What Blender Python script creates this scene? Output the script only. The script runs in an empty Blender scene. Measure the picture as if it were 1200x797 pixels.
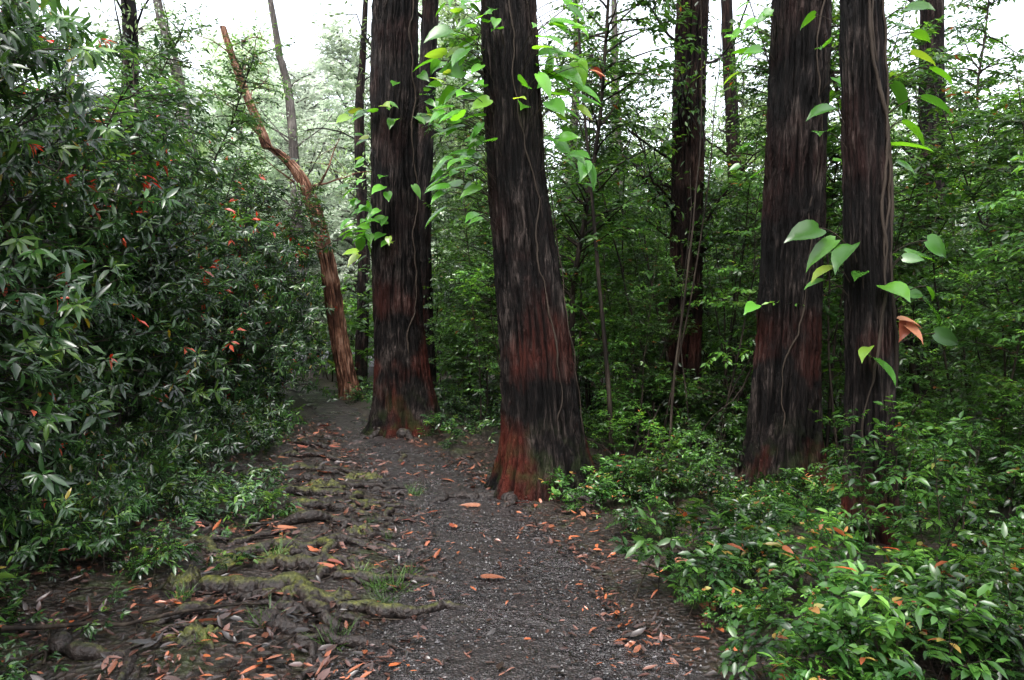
import bpy, math, random
import numpy as np
from mathutils import Vector
rng=np.random.default_rng(7); random.seed(7)
scene=bpy.context.scene
# ------------------------------------------------------------ noise
_tab=np.random.default_rng(99).random(65536)
def _h(i,j,k):
    n=(i.astype(np.int64)*73856093)^(j.astype(np.int64)*19349663)^(k.astype(np.int64)*83492791)
    n=(n^(n>>13))&65535
    return _tab[n]
def vn(x,y,z=0.0):
    x=np.asarray(x,float);y=np.asarray(y,float);z=np.asarray(z,float)
    x,y,z=np.broadcast_arrays(x,y,z)
    i=np.floor(x);j=np.floor(y);k=np.floor(z)
    fx=x-i;fy=y-j;fz=z-k
    fx=fx*fx*(3-2*fx);fy=fy*fy*(3-2*fy);fz=fz*fz*(3-2*fz)
    r=0
    for a in (0,1):
        for b in (0,1):
            for c in (0,1):
                w=(fx if a else 1-fx)*(fy if b else 1-fy)*(fz if c else 1-fz)
                r=r+w*_h(i+a,j+b,k+c)
    return r*2-1
def fbm(x,y,z=0.0,o=3):
    r=0;a=1.0;s=1.0
    for q in range(o):
        r=r+a*vn(np.asarray(x)*s+q*17.3,np.asarray(y)*s+q*5.1,np.asarray(z)*s);a*=.5;s*=2.03
    return r
# ------------------------------------------------------------ layout functions
PD=[-8,0,3.5,4.5,5.8,7.2,9.3,11,12.5,14,16,20,26,34]
PL=[-1.1,-1.0,-.85,-.72,-.85,-1.2,-1.9,-2.5,-3.1,-3.55,-4.05,-5.4,-8.6,-14]
PR=[1.05,1.05,.88,.72,.48,.06,-.58,-1.2,-2.12,-2.7,-3.3,-4.7,-7.4,-12.6]
def xl(y): return np.interp(y,PD,PL)
def xr(y): return np.interp(y,PD,PR)
def sst(a,b,x):
    t=np.clip((x-a)/(b-a),0,1);return t*t*(3-2*t)
def hgt(x,y):
    x=np.asarray(x,float);y=np.asarray(y,float)
    s=xl(y)-x; q=x-xr(y)
    off=np.maximum(np.maximum(s,q),0)
    n=fbm(x*1.3,y*1.3,0.,3)*.045*sst(0,.8,off)+fbm(x*5,y*5,3.,2)*.014*sst(0,.3,off)
    h=n+.06*sst(0,.5,s)+.20*sst(1.2,3.0,s)*(1-.7*sst(9,14,y))+.03*sst(0,.3,q)-.12*sst(1.5,5,q)
    h=h+.5*sst(20,80,np.hypot(x,y))*fbm(x*.03,y*.03,9.,2)
    h=h+fbm(x*.9,y*.9,2.,2)*.012
    return h
# ------------------------------------------------------------ mesh builder
class MB:
    def __init__(s): s.V=[];s.R=[];s.F=[];s.n=0
    def add(s,V,faces,mat,rnd=0.5):
        V=np.asarray(V,float).reshape(-1,3)
        r=np.full(len(V),rnd,float) if np.isscalar(rnd) else np.asarray(rnd,float)
        for f in faces:
            f=np.asarray(f,np.int64)
            if len(f): s.F.append((f+s.n,mat))
        s.V.append(V);s.R.append(r);s.n+=len(V)
    def mesh(s,name,mats,smooth=True):
        me=bpy.data.meshes.new(name)
        V=np.concatenate(s.V);R=np.concatenate(s.R)
        me.vertices.add(len(V));me.vertices.foreach_set('co',V.astype(np.float32).ravel())
        li=[];ls=[];mi=[];o=0
        for f,m in s.F:
            k=f.shape[1];li.append(f.ravel());ls.append(o+np.arange(len(f))*k);mi.append(np.full(len(f),m));o+=f.size
        li=np.concatenate(li);ls=np.concatenate(ls);mi=np.concatenate(mi)
        me.loops.add(len(li));me.loops.foreach_set('vertex_index',li.astype(np.int32))
        me.polygons.add(len(ls));me.polygons.foreach_set('loop_start',ls.astype(np.int32))
        me.polygons.foreach_set('material_index',mi.astype(np.int32))
        me.polygons.foreach_set('use_smooth',np.full(len(ls),smooth))
        me.update(calc_edges=True)
        at=me.attributes.new('rnd','FLOAT','POINT');at.data.foreach_set('value',R.astype(np.float32))
        for m in mats: me.materials.append(m)
        return me
    def obj(s,name,mats,smooth=True,link=True):
        ob=bpy.data.objects.new(name,s.mesh(name,mats,smooth))
        if link: scene.collection.objects.link(ob)
        return ob
def nrm(a): return a/np.maximum(np.linalg.norm(a,axis=-1,keepdims=True),1e-9)
T8=(np.array([(0,0,0),(.28,-.42,.14),(.28,0,0),(.28,.42,.14),(.65,-.38,.12),(.65,0,0),(.65,.38,.12),(1,0,0)],float),
    [(0,2,1),(0,3,2),(4,5,7),(5,6,7)],[(1,2,5,4),(2,3,6,5)])
T4=(np.array([(0,0,0),(.45,-.5,.14),(1,0,0),(.45,.5,.14)],float),[(0,2,1),(0,3,2)],[])
hs=[(0,.40),(.18,.50),(.42,.49),(.68,.34),(.88,.14)]
hv=[(-.0,0,0),(.18,0,-.02),(.42,0,-.03),(.68,0,-.02),(.88,0,0),(1.04,0,0)]
hv+=[(-.09,-.2,.03)]+[(u,-v,.09) for u,v in hs]+[(-.09,.2,.03)]+[(u,v,.09) for u,v in hs]
TH=(np.array(hv,float),[(0,7,6),(4,5,11),(0,12,13),(4,17,5)],
    [(0,1,8,7),(1,2,9,8),(2,3,10,9),(3,4,11,10),(0,13,14,1),(1,14,15,2),(2,15,16,3),(3,16,17,4)])
def leaves(mb,P,D,N,L,W,mat,T=T8,rnd=None,droop=.2):
    P=np.asarray(P,float).reshape(-1,3);n=len(P)
    if n==0:return
    D=nrm(np.asarray(D,float).reshape(-1,3));N=np.asarray(N,float).reshape(-1,3)
    S=nrm(np.cross(D,N));N=np.cross(S,D)
    L=np.broadcast_to(L,(n,));W=np.broadcast_to(W,(n,));dr=np.broadcast_to(droop,(n,))
    t,tri,qd=T
    u=t[:,0][None,:,None];v=t[:,1][None,:,None];w=t[:,2][None,:,None]
    Lx=L[:,None,None];Wx=W[:,None,None]
    V=P[:,None]+D[:,None]*u*Lx+S[:,None]*v*Wx+N[:,None]*(w*Wx-dr[:,None,None]*u*u*Lx)
    k=len(t);off=(np.arange(n)*k)
    fs=[]
    if tri: fs.append((off[:,None,None]+np.array(tri)[None]).reshape(-1,3))
    if qd: fs.append((off[:,None,None]+np.array(qd)[None]).reshape(-1,4))
    if rnd is None: rnd=rng.random(n)*.9
    mb.add(V,fs,mat,np.repeat(rnd,k))
def tube(mb,pts,rad,sides,mat,rnd=.5,cap=True):
    pts=np.asarray(pts,float);m=len(pts);rad=np.broadcast_to(rad,(m,))
    T=nrm(np.gradient(pts,axis=0))
    ref=np.array([0,0,1.]) if abs(T[:,2]).mean()<.8 else np.array([1.,0,0])
    A=nrm(np.cross(T,ref));B=np.cross(T,A)
    th=np.arange(sides)*2*np.pi/sides
    V=pts[:,None]+rad[:,None,None]*(A[:,None]*np.cos(th)[None,:,None]+B[:,None]*np.sin(th)[None,:,None])
    i=np.arange(m-1)[:,None]*sides;j=np.arange(sides)[None];j2=(j+1)%sides
    f=np.stack([i+j,i+j2,i+sides+j2,i+sides+j],-1).reshape(-1,4)
    mb.add(V,[f],mat,rnd)
def bpath(p,d,L,n,wander,grav,r):
    p=np.array(p,float);d=nrm(np.array(d,float));out=[p.copy()];st=L/(n-1)
    for i in range(n-1):
        d=nrm(d+r.normal(0,wander,3)+np.array([0,0,-grav]))
        p=p+d*st;out.append(p.copy())
    return np.array(out)
# ------------------------------------------------------------ materials
def newmat(name):
    m=bpy.data.materials.new(name);m.use_nodes=True;nt=m.node_tree;nt.nodes.clear()
    return m,nt,nt.nodes,nt.links
def ramp(nodes,stops,interp='LINEAR'):
    r=nodes.new('ShaderNodeValToRGB');cr=r.color_ramp;cr.interpolation=interp
    while len(cr.elements)>1: cr.elements.remove(cr.elements[0])
    cr.elements[0].position=stops[0][0];cr.elements[0].color=(*stops[0][1],1)
    for p,c in stops[1:]:
        e=cr.elements.new(p);e.color=(*c,1)
    return r
def leafmat(name,stops,rough=.35,trans=.35,tcol=1.6,spec=.5,varscale=1.0,lo=.6):
    m,nt,N,L=newmat(name)
    at=N.new('ShaderNodeAttribute');at.attribute_name='rnd'
    rp=ramp(N,stops);L.new(at.outputs['Fac'],rp.inputs[0])
    oi=N.new('ShaderNodeObjectInfo');mr=N.new('ShaderNodeMapRange');mr.inputs[3].default_value=.6;mr.inputs[4].default_value=1.35
    L.new(oi.outputs['Random'],mr.inputs[0])
    geo=N.new('ShaderNodeNewGeometry')
    nz=N.new('ShaderNodeTexNoise');nz.inputs['Scale'].default_value=1.1*varscale;nz.inputs['Detail'].default_value=0;L.new(geo.outputs['Position'],nz.inputs['Vector'])
    mr2=N.new('ShaderNodeMapRange');mr2.inputs[1].default_value=.3;mr2.inputs[2].default_value=.7;mr2.inputs[3].default_value=lo;mr2.inputs[4].default_value=1.35
    L.new(nz.outputs['Fac'],mr2.inputs[0])
    mu=N.new('ShaderNodeMath');mu.operation='MULTIPLY';L.new(mr.outputs[0],mu.inputs[0]);L.new(mr2.outputs[0],mu.inputs[1])
    hs=N.new('ShaderNodeHueSaturation');L.new(rp.outputs[0],hs.inputs['Color']);L.new(mu.outputs[0],hs.inputs['Value'])
    b=N.new('ShaderNodeBsdfPrincipled');L.new(hs.outputs[0],b.inputs['Base Color'])
    b.inputs['Roughness'].default_value=rough;b.inputs['Specular IOR Level'].default_value=spec
    sh=b.outputs[0]
    if trans>0:
        tr=N.new('ShaderNodeBsdfTranslucent')
        h2=N.new('ShaderNodeHueSaturation');h2.inputs['Hue'].default_value=.485;h2.inputs['Value'].default_value=tcol;h2.inputs['Saturation'].default_value=1.1
        L.new(hs.outputs[0],h2.inputs['Color']);L.new(h2.outputs[0],tr.inputs['Color'])
        mx=N.new('ShaderNodeMixShader');mx.inputs[0].default_value=trans
        L.new(b.outputs[0],mx.inputs[1]);L.new(tr.outputs[0],mx.inputs[2]);sh=mx.outputs[0]
    o=N.new('ShaderNodeOutputMaterial');L.new(sh,o.inputs['Surface'])
    return m
G=lambda r,g,b:(r,g,b)
M_left=leafmat('rhododendron_leaf',[(0,G(.013,.034,.012)),(.35,G(.025,.062,.018)),(.7,G(.045,.11,.024)),(.86,G(.10,.18,.03)),(.90,G(.25,.2,.03)),(.93,G(.35,.07,.03)),(1,G(.45,.09,.05))],rough=.23,trans=.3,spec=.75,tcol=2.)
M_sap=leafmat('sapling_leaf',[(0,G(.016,.045,.010)),(.4,G(.036,.094,.018)),(.8,G(.072,.172,.025)),(.9,G(.12,.2,.03)),(1,G(.22,.09,.03))],rough=.28,trans=.36,tcol=2.3,spec=.5,lo=.5)
M_bg_haze=leafmat('haze_paled_canopy_leaf',[(0,G(.10,.16,.06)),(.5,G(.16,.24,.10)),(1,G(.26,.36,.16))],rough=.5,trans=.4,tcol=1.9,spec=.3,varscale=.25)  # leaf greens paled to imitate haze; no mist volume in the scene
M_far_haze=leafmat('haze_paled_distant_leaf',[(0,G(.40,.46,.37)),(.5,G(.50,.57,.46)),(1,G(.62,.67,.57))],rough=.7,trans=.45,tcol=1.3,spec=.1,varscale=.15,lo=.75)  # far haze painted into the leaf colour, washed out towards grey-white
M_herb=leafmat('seedling_leaf',[(0,G(.014,.045,.010)),(.4,G(.030,.085,.015)),(.8,G(.072,.17,.028)),(.90,G(.14,.26,.05)),(1,G(.30,.09,.04))],rough=.25,trans=.33,tcol=1.9,lo=.35,spec=.55)
M_heart=leafmat('philodendron_leaf',[(0,G(.03,.095,.015)),(.5,G(.055,.17,.02)),(.85,G(.095,.25,.03)),(1,G(.22,.25,.04))],rough=.22,trans=.36,tcol=2.1,spec=.65)
M_grass=leafmat('grass_blade',[(0,G(.03,.075,.015)),(1,G(.08,.16,.03))],rough=.4,trans=.3)
M_lit=leafmat('dead_leaf',[(0,G(.014,.010,.008)),(.4,G(.035,.018,.013)),(.66,G(.08,.032,.024)),(.84,G(.15,.065,.045)),(.94,G(.25,.08,.035)),(1,G(.36,.09,.03))],rough=.28,trans=0,spec=.65,lo=.45)
M_dead=leafmat('orange_dead_leaf',[(0,G(.16,.04,.025)),(.5,G(.28,.08,.04)),(1,G(.34,.15,.08))],rough=.4,trans=.2,tcol=1.3)
def barkmat(name,dark,mid,light,scale=10.,red=0.,moss=0.,bump=.5,zs=.12,cav=False,redc=(.05,.010,.006)):
    m,nt,N,L=newmat(name)
    tc=N.new('ShaderNodeTexCoord');mp=N.new('ShaderNodeMapping');mp.inputs['Scale'].default_value=(scale,scale,scale*zs)
    L.new(tc.outputs['Object'],mp.inputs['Vector'])
    n1=N.new('ShaderNodeTexNoise');n1.inputs['Scale'].default_value=1.6;n1.inputs['Detail'].default_value=7;n1.inputs['Roughness'].default_value=.7;n1.inputs['Distortion'].default_value=.6
    L.new(mp.outputs[0],n1.inputs['Vector'])
    mp2=N.new('ShaderNodeMapping');mp2.inputs['Scale'].default_value=(scale*5,scale*5,scale*.7);L.new(tc.outputs['Object'],mp2.inputs['Vector'])
    n2=N.new('ShaderNodeTexNoise');n2.inputs['Scale'].default_value=1.;n2.inputs['Detail'].default_value=4;L.new(mp2.outputs[0],n2.inputs['Vector'])
    n3=N.new('ShaderNodeTexNoise');n3.inputs['Scale'].default_value=1.3;n3.inputs['Detail'].default_value=5;L.new(tc.outputs['Object'],n3.inputs['Vector'])
    av=N.new('ShaderNodeMath');av.operation='MULTIPLY_ADD';L.new(n2.outputs['Fac'],av.inputs[0]);av.inputs[1].default_value=.5
    sb=N.new('ShaderNodeMath');sb.operation='SUBTRACT';L.new(n1.outputs['Fac'],sb.inputs[0]);sb.inputs[1].default_value=.25;L.new(sb.outputs[0],av.inputs[2])
    n6=N.new('ShaderNodeTexNoise');n6.inputs['Scale'].default_value=2.3;n6.inputs['Detail'].default_value=4;L.new(tc.outputs['Object'],n6.inputs['Vector'])
    av2=N.new('ShaderNodeMath');av2.operation='MULTIPLY_ADD';L.new(n6.outputs['Fac'],av2.inputs[0]);av2.inputs[1].default_value=.7;L.new(av.outputs[0],av2.inputs[2])
    av3=N.new('ShaderNodeMath');av3.operation='SUBTRACT';L.new(av2.outputs[0],av3.inputs[0]);av3.inputs[1].default_value=.35
    rp=ramp(N,[(.38,dark),(.54,mid),(.70,light)]);L.new(av3.outputs[0],rp.inputs[0])
    col=rp.outputs[0]
    rr=ramp(N,[(.50,(0,0,0)),(.64,(1,1,1))]);L.new(n3.outputs['Fac'],rr.inputs[0])
    mm=N.new('ShaderNodeMath');mm.operation='MULTIPLY';L.new(rr.outputs[0],mm.inputs[0]);mm.inputs[1].default_value=red
    if red>0 and moss>0:
        sx0=N.new('ShaderNodeSeparateXYZ');L.new(tc.outputs['Object'],sx0.inputs[0]);mz=N.new('ShaderNodeMapRange');mz.inputs[1].default_value=.3;mz.inputs[2].default_value=2.6;mz.inputs[3].default_value=1.3;mz.inputs[4].default_value=.2
        L.new(sx0.outputs['Z'],mz.inputs[0]);m0=N.new('ShaderNodeMath');m0.operation='MULTIPLY';m0.use_clamp=True;L.new(mm.outputs[0],m0.inputs[0]);L.new(mz.outputs[0],m0.inputs[1]);mm=m0
    mx=N.new('ShaderNodeMix');mx.data_type='RGBA';L.new(mm.outputs[0],mx.inputs['Factor']);L.new(col,mx.inputs['A']);mx.inputs['B'].default_value=(*redc,1)
    col=mx.outputs['Result']
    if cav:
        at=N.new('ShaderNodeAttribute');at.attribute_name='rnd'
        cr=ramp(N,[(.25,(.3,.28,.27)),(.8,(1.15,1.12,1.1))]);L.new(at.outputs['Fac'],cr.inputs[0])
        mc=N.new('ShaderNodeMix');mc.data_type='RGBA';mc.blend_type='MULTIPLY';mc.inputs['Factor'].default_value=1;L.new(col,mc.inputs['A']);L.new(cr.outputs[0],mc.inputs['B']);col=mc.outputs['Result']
    if moss>0:
        sx=N.new('ShaderNodeSeparateXYZ');L.new(tc.outputs['Object'],sx.inputs[0])
        mr=N.new('ShaderNodeMapRange');mr.inputs[1].default_value=.0;mr.inputs[2].default_value=.8;mr.inputs[3].default_value=moss;mr.inputs[4].default_value=0
        L.new(sx.outputs['Z'],mr.inputs[0])
        n4=N.new('ShaderNodeTexNoise');n4.inputs['Scale'].default_value=5;n4.inputs['Detail'].default_value=6;L.new(tc.outputs['Object'],n4.inputs['Vector'])
        r4=ramp(N,[(.46,(0,0,0)),(.62,(1,1,1))]);L.new(n4.outputs['Fac'],r4.inputs[0])
        m4=N.new('ShaderNodeMath');m4.operation='MULTIPLY';L.new(r4.outputs[0],m4.inputs[0]);L.new(mr.outputs[0],m4.inputs[1])
        mx2=N.new('ShaderNodeMix');mx2.data_type='RGBA';L.new(m4.outputs[0],mx2.inputs['Factor']);L.new(col,mx2.inputs['A']);mx2.inputs['B'].default_value=(.018,.028,.007,1)
        col=mx2.outputs['Result']
    b=N.new('ShaderNodeBsdfPrincipled');L.new(col,b.inputs['Base Color']);b.inputs['Roughness'].default_value=.62;b.inputs['Specular IOR Level'].default_value=.10
    ad=N.new('ShaderNodeMath');ad.operation='ADD';L.new(n1.outputs['Fac'],ad.inputs[0]);L.new(n2.outputs['Fac'],ad.inputs[1])
    bp=N.new('ShaderNodeBump');bp.inputs['Strength'].default_value=bump;bp.inputs['Distance'].default_value=.06;L.new(ad.outputs[0],bp.inputs['Height']);L.new(bp.outputs[0],b.inputs['Normal'])
    o=N.new('ShaderNodeOutputMaterial');L.new(b.outputs[0],o.inputs['Surface'])
    return m
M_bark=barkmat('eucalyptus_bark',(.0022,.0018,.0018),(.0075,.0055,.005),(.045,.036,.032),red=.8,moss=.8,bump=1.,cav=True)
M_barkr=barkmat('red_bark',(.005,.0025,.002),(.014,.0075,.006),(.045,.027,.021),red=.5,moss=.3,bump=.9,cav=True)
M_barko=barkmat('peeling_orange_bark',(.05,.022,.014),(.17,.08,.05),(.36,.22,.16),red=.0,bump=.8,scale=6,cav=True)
M_barkf_haze=barkmat('haze_paled_distant_bark',(.04,.034,.031),(.08,.07,.064),(.15,.135,.12),bump=.5)  # far-tree bark lightened, haze put into its colour
M_stem=barkmat('twig_bark',(.008,.006,.005),(.022,.016,.012),(.045,.036,.027),bump=.2)
def plain(name,c,rough=.8):
    m,nt,N,L=newmat(name);b=N.new('ShaderNodeBsdfPrincipled')
    n=N.new('ShaderNodeTexNoise');n.inputs['Scale'].default_value=9;n.inputs['Detail'].default_value=5
    rp=ramp(N,[(.3,tuple(x*.5 for x in c)),(.7,tuple(x*1.4 for x in c))]);L.new(n.outputs['Fac'],rp.inputs[0]);L.new(rp.outputs[0],b.inputs['Base Color'])
    b.inputs['Roughness'].default_value=rough;b.inputs['Specular IOR Level'].default_value=.15;o=N.new('ShaderNodeOutputMaterial');L.new(b.outputs[0],o.inputs['Surface']);return m
M_vine=plain('vine_stem',(.026,.019,.014))
def groundmat():
    m,nt,N,L=newmat('forest_soil')
    tc=N.new('ShaderNodeTexCoord')
    n1=N.new('ShaderNodeTexNoise');n1.inputs['Scale'].default_value=2.2;n1.inputs['Detail'].default_value=8;L.new(tc.outputs['Object'],n1.inputs['Vector'])
    v=N.new('ShaderNodeTexVoronoi');v.inputs['Scale'].default_value=26;v.inputs['Randomness'].default_value=1;L.new(tc.outputs['Object'],v.inputs['Vector'])
    r1=ramp(N,[(0,(.007,.0055,.0045)),(.4,(.018,.012,.010)),(.75,(.032,.019,.014)),(1,(.06,.034,.022))]);L.new(v.outputs['Color'],r1.inputs[0])
    r2=ramp(N,[(.35,(.006,.0048,.004)),(.6,(.02,.015,.011))]);L.new(n1.outputs['Fac'],r2.inputs[0])
    mx=N.new('ShaderNodeMix');mx.data_type='RGBA';mx.inputs['Factor'].default_value=.45;L.new(r2.outputs[0],mx.inputs['A']);L.new(r1.outputs[0],mx.inputs['B'])
    n3=N.new('ShaderNodeTexNoise');n3.inputs['Scale'].default_value=1.8;n3.inputs['Detail'].default_value=8;n3.inputs['Roughness'].default_value=.75;L.new(tc.outputs['Object'],n3.inputs['Vector'])
    r3=ramp(N,[(.53,(0,0,0)),(.66,(1,1,1))]);L.new(n3.outputs['Fac'],r3.inputs[0])
    mx2=N.new('ShaderNodeMix');mx2.data_type='RGBA';L.new(r3.outputs[0],mx2.inputs['Factor']);L.new(mx.outputs['Result'],mx2.inputs['A']);mx2.inputs['B'].default_value=(.024,.032,.008,1)
    b=N.new('ShaderNodeBsdfPrincipled');L.new(mx2.outputs['Result'],b.inputs['Base Color']);b.inputs['Roughness'].default_value=.48;b.inputs['Specular IOR Level'].default_value=.35
    n4=N.new('ShaderNodeTexNoise');n4.inputs['Scale'].default_value=35;n4.inputs['Detail'].default_value=6;L.new(tc.outputs['Object'],n4.inputs['Vector'])
    ad=N.new('ShaderNodeMath');ad.operation='ADD';L.new(n4.outputs['Fac'],ad.inputs[0]);L.new(v.outputs['Distance'],ad.inputs[1])
    bp=N.new('ShaderNodeBump');bp.inputs['Strength'].default_value=.9;bp.inputs['Distance'].default_value=.03;L.new(ad.outputs[0],bp.inputs['Height']);L.new(bp.outputs[0],b.inputs['Normal'])
    o=N.new('ShaderNodeOutputMaterial');L.new(b.outputs[0],o.inputs['Surface']);return m
M_ground=groundmat()
def gravelmat():
    m,nt,N,L=newmat('wet_gravel')
    tc=N.new('ShaderNodeTexCoord')
    v=N.new('ShaderNodeTexVoronoi');v.inputs['Scale'].default_value=75;L.new(tc.outputs['Object'],v.inputs['Vector'])
    r1=ramp(N,[(0,(.006,.0055,.0054)),(.5,(.015,.0135,.0135)),(.85,(.034,.031,.032)),(1,(.11,.105,.11))]);L.new(v.outputs['Color'],r1.inputs[0])
    n1=N.new('ShaderNodeTexNoise');n1.inputs['Scale'].default_value=1.5;n1.inputs['Detail'].default_value=7;n1.inputs['Roughness'].default_value=.65;L.new(tc.outputs['Object'],n1.inputs['Vector'])
    r2=ramp(N,[(.38,(.55,.38,.31)),(.66,(1.4,1.32,1.32))]);L.new(n1.outputs['Fac'],r2.inputs[0])
    mx=N.new('ShaderNodeMix');mx.data_type='RGBA';mx.blend_type='MULTIPLY';mx.inputs['Factor'].default_value=1;L.new(r1.outputs[0],mx.inputs['A']);L.new(r2.outputs[0],mx.inputs['B'])
    b=N.new('ShaderNodeBsdfPrincipled');L.new(mx.outputs['Result'],b.inputs['Base Color'])
    rr=N.new('ShaderNodeMapRange');rr.inputs[1].default_value=.42;rr.inputs[2].default_value=.6;rr.inputs[3].default_value=.5;rr.inputs[4].default_value=.16;L.new(n1.outputs['Fac'],rr.inputs[0]);L.new(rr.outputs[0],b.inputs['Roughness'])
    b.inputs['Specular IOR Level'].default_value=.45
    bp=N.new('ShaderNodeBump');bp.inputs['Strength'].default_value=.8;bp.inputs['Distance'].default_value=.012;bp.invert=True;L.new(v.outputs['Distance'],bp.inputs['Height'])
    n5=N.new('ShaderNodeTexNoise');n5.inputs['Scale'].default_value=12;n5.inputs['Detail'].default_value=6;L.new(tc.outputs['Object'],n5.inputs['Vector'])
    bp2=N.new('ShaderNodeBump');bp2.inputs['Strength'].default_value=.8;bp2.inputs['Distance'].default_value=.06;L.new(n5.outputs['Fac'],bp2.inputs['Height']);L.new(bp.outputs[0],bp2.inputs['Normal']);L.new(bp2.outputs[0],b.inputs['Normal'])
    o=N.new('ShaderNodeOutputMaterial');L.new(b.outputs[0],o.inputs['Surface']);return m
M_gravel=gravelmat()
def rootmat():
    m,nt,N,L=newmat('mossy_root_bark')
    tc=N.new('ShaderNodeTexCoord');geo=N.new('ShaderNodeNewGeometry');sx=N.new('ShaderNodeSeparateXYZ');L.new(geo.outputs['Normal'],sx.inputs[0])
    n1=N.new('ShaderNodeTexNoise');n1.inputs['Scale'].default_value=4.5;n1.inputs['Detail'].default_value=8;n1.inputs['Roughness'].default_value=.8;L.new(tc.outputs['Object'],n1.inputs['Vector'])
    at=N.new('ShaderNodeAttribute');at.attribute_name='rnd'
    a=N.new('ShaderNodeMath');a.operation='MULTIPLY_ADD';L.new(sx.outputs['Z'],a.inputs[0]);a.inputs[1].default_value=.3;L.new(n1.outputs['Fac'],a.inputs[2])
    a2=N.new('ShaderNodeMath');a2.operation='ADD';L.new(a.outputs[0],a2.inputs[0]);L.new(at.outputs['Fac'],a2.inputs[1])
    mr=N.new('ShaderNodeMapRange');mr.inputs[1].default_value=.88;mr.inputs[2].default_value=1.06;L.new(a2.outputs[0],mr.inputs[0])
    n2=N.new('ShaderNodeTexNoise');n2.inputs['Scale'].default_value=30;n2.inputs['Detail'].default_value=6;L.new(tc.outputs['Object'],n2.inputs['Vector'])
    rb=ramp(N,[(.3,(.006,.0045,.004)),(.7,(.026,.018,.015))]);L.new(n2.outputs['Fac'],rb.inputs[0])
    rm=ramp(N,[(.3,(.014,.018,.003)),(.55,(.055,.06,.009)),(.75,(.13,.13,.02))]);L.new(n2.outputs['Fac'],rm.inputs[0])
    mx=N.new('ShaderNodeMix');mx.data_type='RGBA';L.new(mr.outputs[0],mx.inputs['Factor']);L.new(rb.outputs[0],mx.inputs['A']);L.new(rm.outputs[0],mx.inputs['B'])
    b=N.new('ShaderNodeBsdfPrincipled');L.new(mx.outputs['Result'],b.inputs['Base Color']);b.inputs['Roughness'].default_value=.5;b.inputs['Specular IOR Level'].default_value=.3
    bp=N.new('ShaderNodeBump');bp.inputs['Strength'].default_value=1.;bp.inputs['Distance'].default_value=.03;L.new(n2.outputs['Fac'],bp.inputs['Height']);L.new(bp.outputs[0],b.inputs['Normal'])
    o=N.new('ShaderNodeOutputMaterial');L.new(b.outputs[0],o.inputs['Surface']);return m
M_root=rootmat()
# ------------------------------------------------------------ ground
def axis(lo,hi,step,far):
    c=list(np.arange(lo,hi+1e-6,step));s=step;x=c[-1]
    while x<far: s*=1.18;x+=s;c.append(x)
    s=step;x=c[0];pre=[]
    while x>-far: s*=1.18;x-=s;pre.append(x)
    return np.array(pre[::-1]+c)
ax=axis(-5,5,.06,320);ay=axis(1.5,14,.06,320)
X,Y=np.meshgrid(ax,ay);Z=hgt(X,Y)
ins=np.minimum(X-xl(Y),xr(Y)-X); Z=Z-.05*sst(.05,.2,ins)
nx=len(ax);ny=len(ay)
i=np.arange(ny-1)[:,None]*nx;j=np.arange(nx-1)[None]
f=np.stack([i+j,i+j+1,i+nx+j+1,i+nx+j],-1).reshape(-1,4)
mb=MB();mb.add(np.stack([X,Y,Z],-1),[f],0);mb.obj('ground',[M_ground])
ys=np.concatenate([np.arange(-6,3,.2),np.arange(3,13,.05),np.arange(13,34,.15)])
us=np.linspace(-1.12,1.12,57)
Yp=np.repeat(ys[:,None],57,1);a=xl(Yp);b=xr(Yp)
el=fbm(Yp*2.3,0*Yp+3,1.,3)*.16;er=fbm(Yp*2.1,0*Yp+8,5.,3)*.12
a=a+el;b=b+er
Xp=(a+b)/2+us[None]*(b-a)/2
Zp=hgt(Xp,Yp)+.012+.03*sst(13,16,Yp)-.16*np.clip(np.abs(us)[None]-.93,0,1)+fbm(Xp*3,Yp*3,4.,2)*.010
i=np.arange(len(ys)-1)[:,None]*57;j=np.arange(56)[None]
f=np.stack([i+j,i+j+1,i+57+j+1,i+57+j],-1).reshape(-1,4)
mb=MB();mb.add(np.stack([Xp,Yp,Zp],-1),[f],0);mb.obj('gravel_path',[M_gravel])
n=9000
sy=3+rng.random(n)**1.6*8;t=rng.random(n);sx_=xl(sy)-.1+t*(xr(sy)-xl(sy)+.25)
sz=hgt(sx_,sy)+.014;r=rng.uniform(.004,.010,n)*(1+.5*(rng.random(n)>.95))
O=np.array([(1,0,0),(0,1,0),(-1,0,0),(0,-1,0),(0,0,.7),(0,0,-.7)],float)
ang=rng.random(n)*6.28;ca,sa=np.cos(ang),np.sin(ang)
V=O[None]*r[:,None,None]*rng.uniform(.6,1.4,(n,6,1))
Vx=V[...,0]*ca[:,None]-V[...,1]*sa[:,None];Vy=V[...,0]*sa[:,None]+V[...,1]*ca[:,None]
V=np.stack([Vx+sx_[:,None],Vy+sy[:,None],V[...,2]+sz[:,None]],-1)
tf=np.array([(0,1,4),(1,2,4),(2,3,4),(3,0,4),(1,0,5),(2,1,5),(3,2,5),(0,3,5)])
M_stone=leafmat('loose_stone',[(0,G(.008,.0072,.007)),(.6,G(.022,.02,.02)),(1,G(.10,.095,.10))],rough=.3,trans=0,spec=.4)
mb=MB();mb.add(V,[(np.arange(n)[:,None,None]*6+tf[None]).reshape(-1,3)],0,np.repeat(rng.random(n)**1.5,6));mb.obj('loose_gravel',[M_stone],smooth=False)
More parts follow.
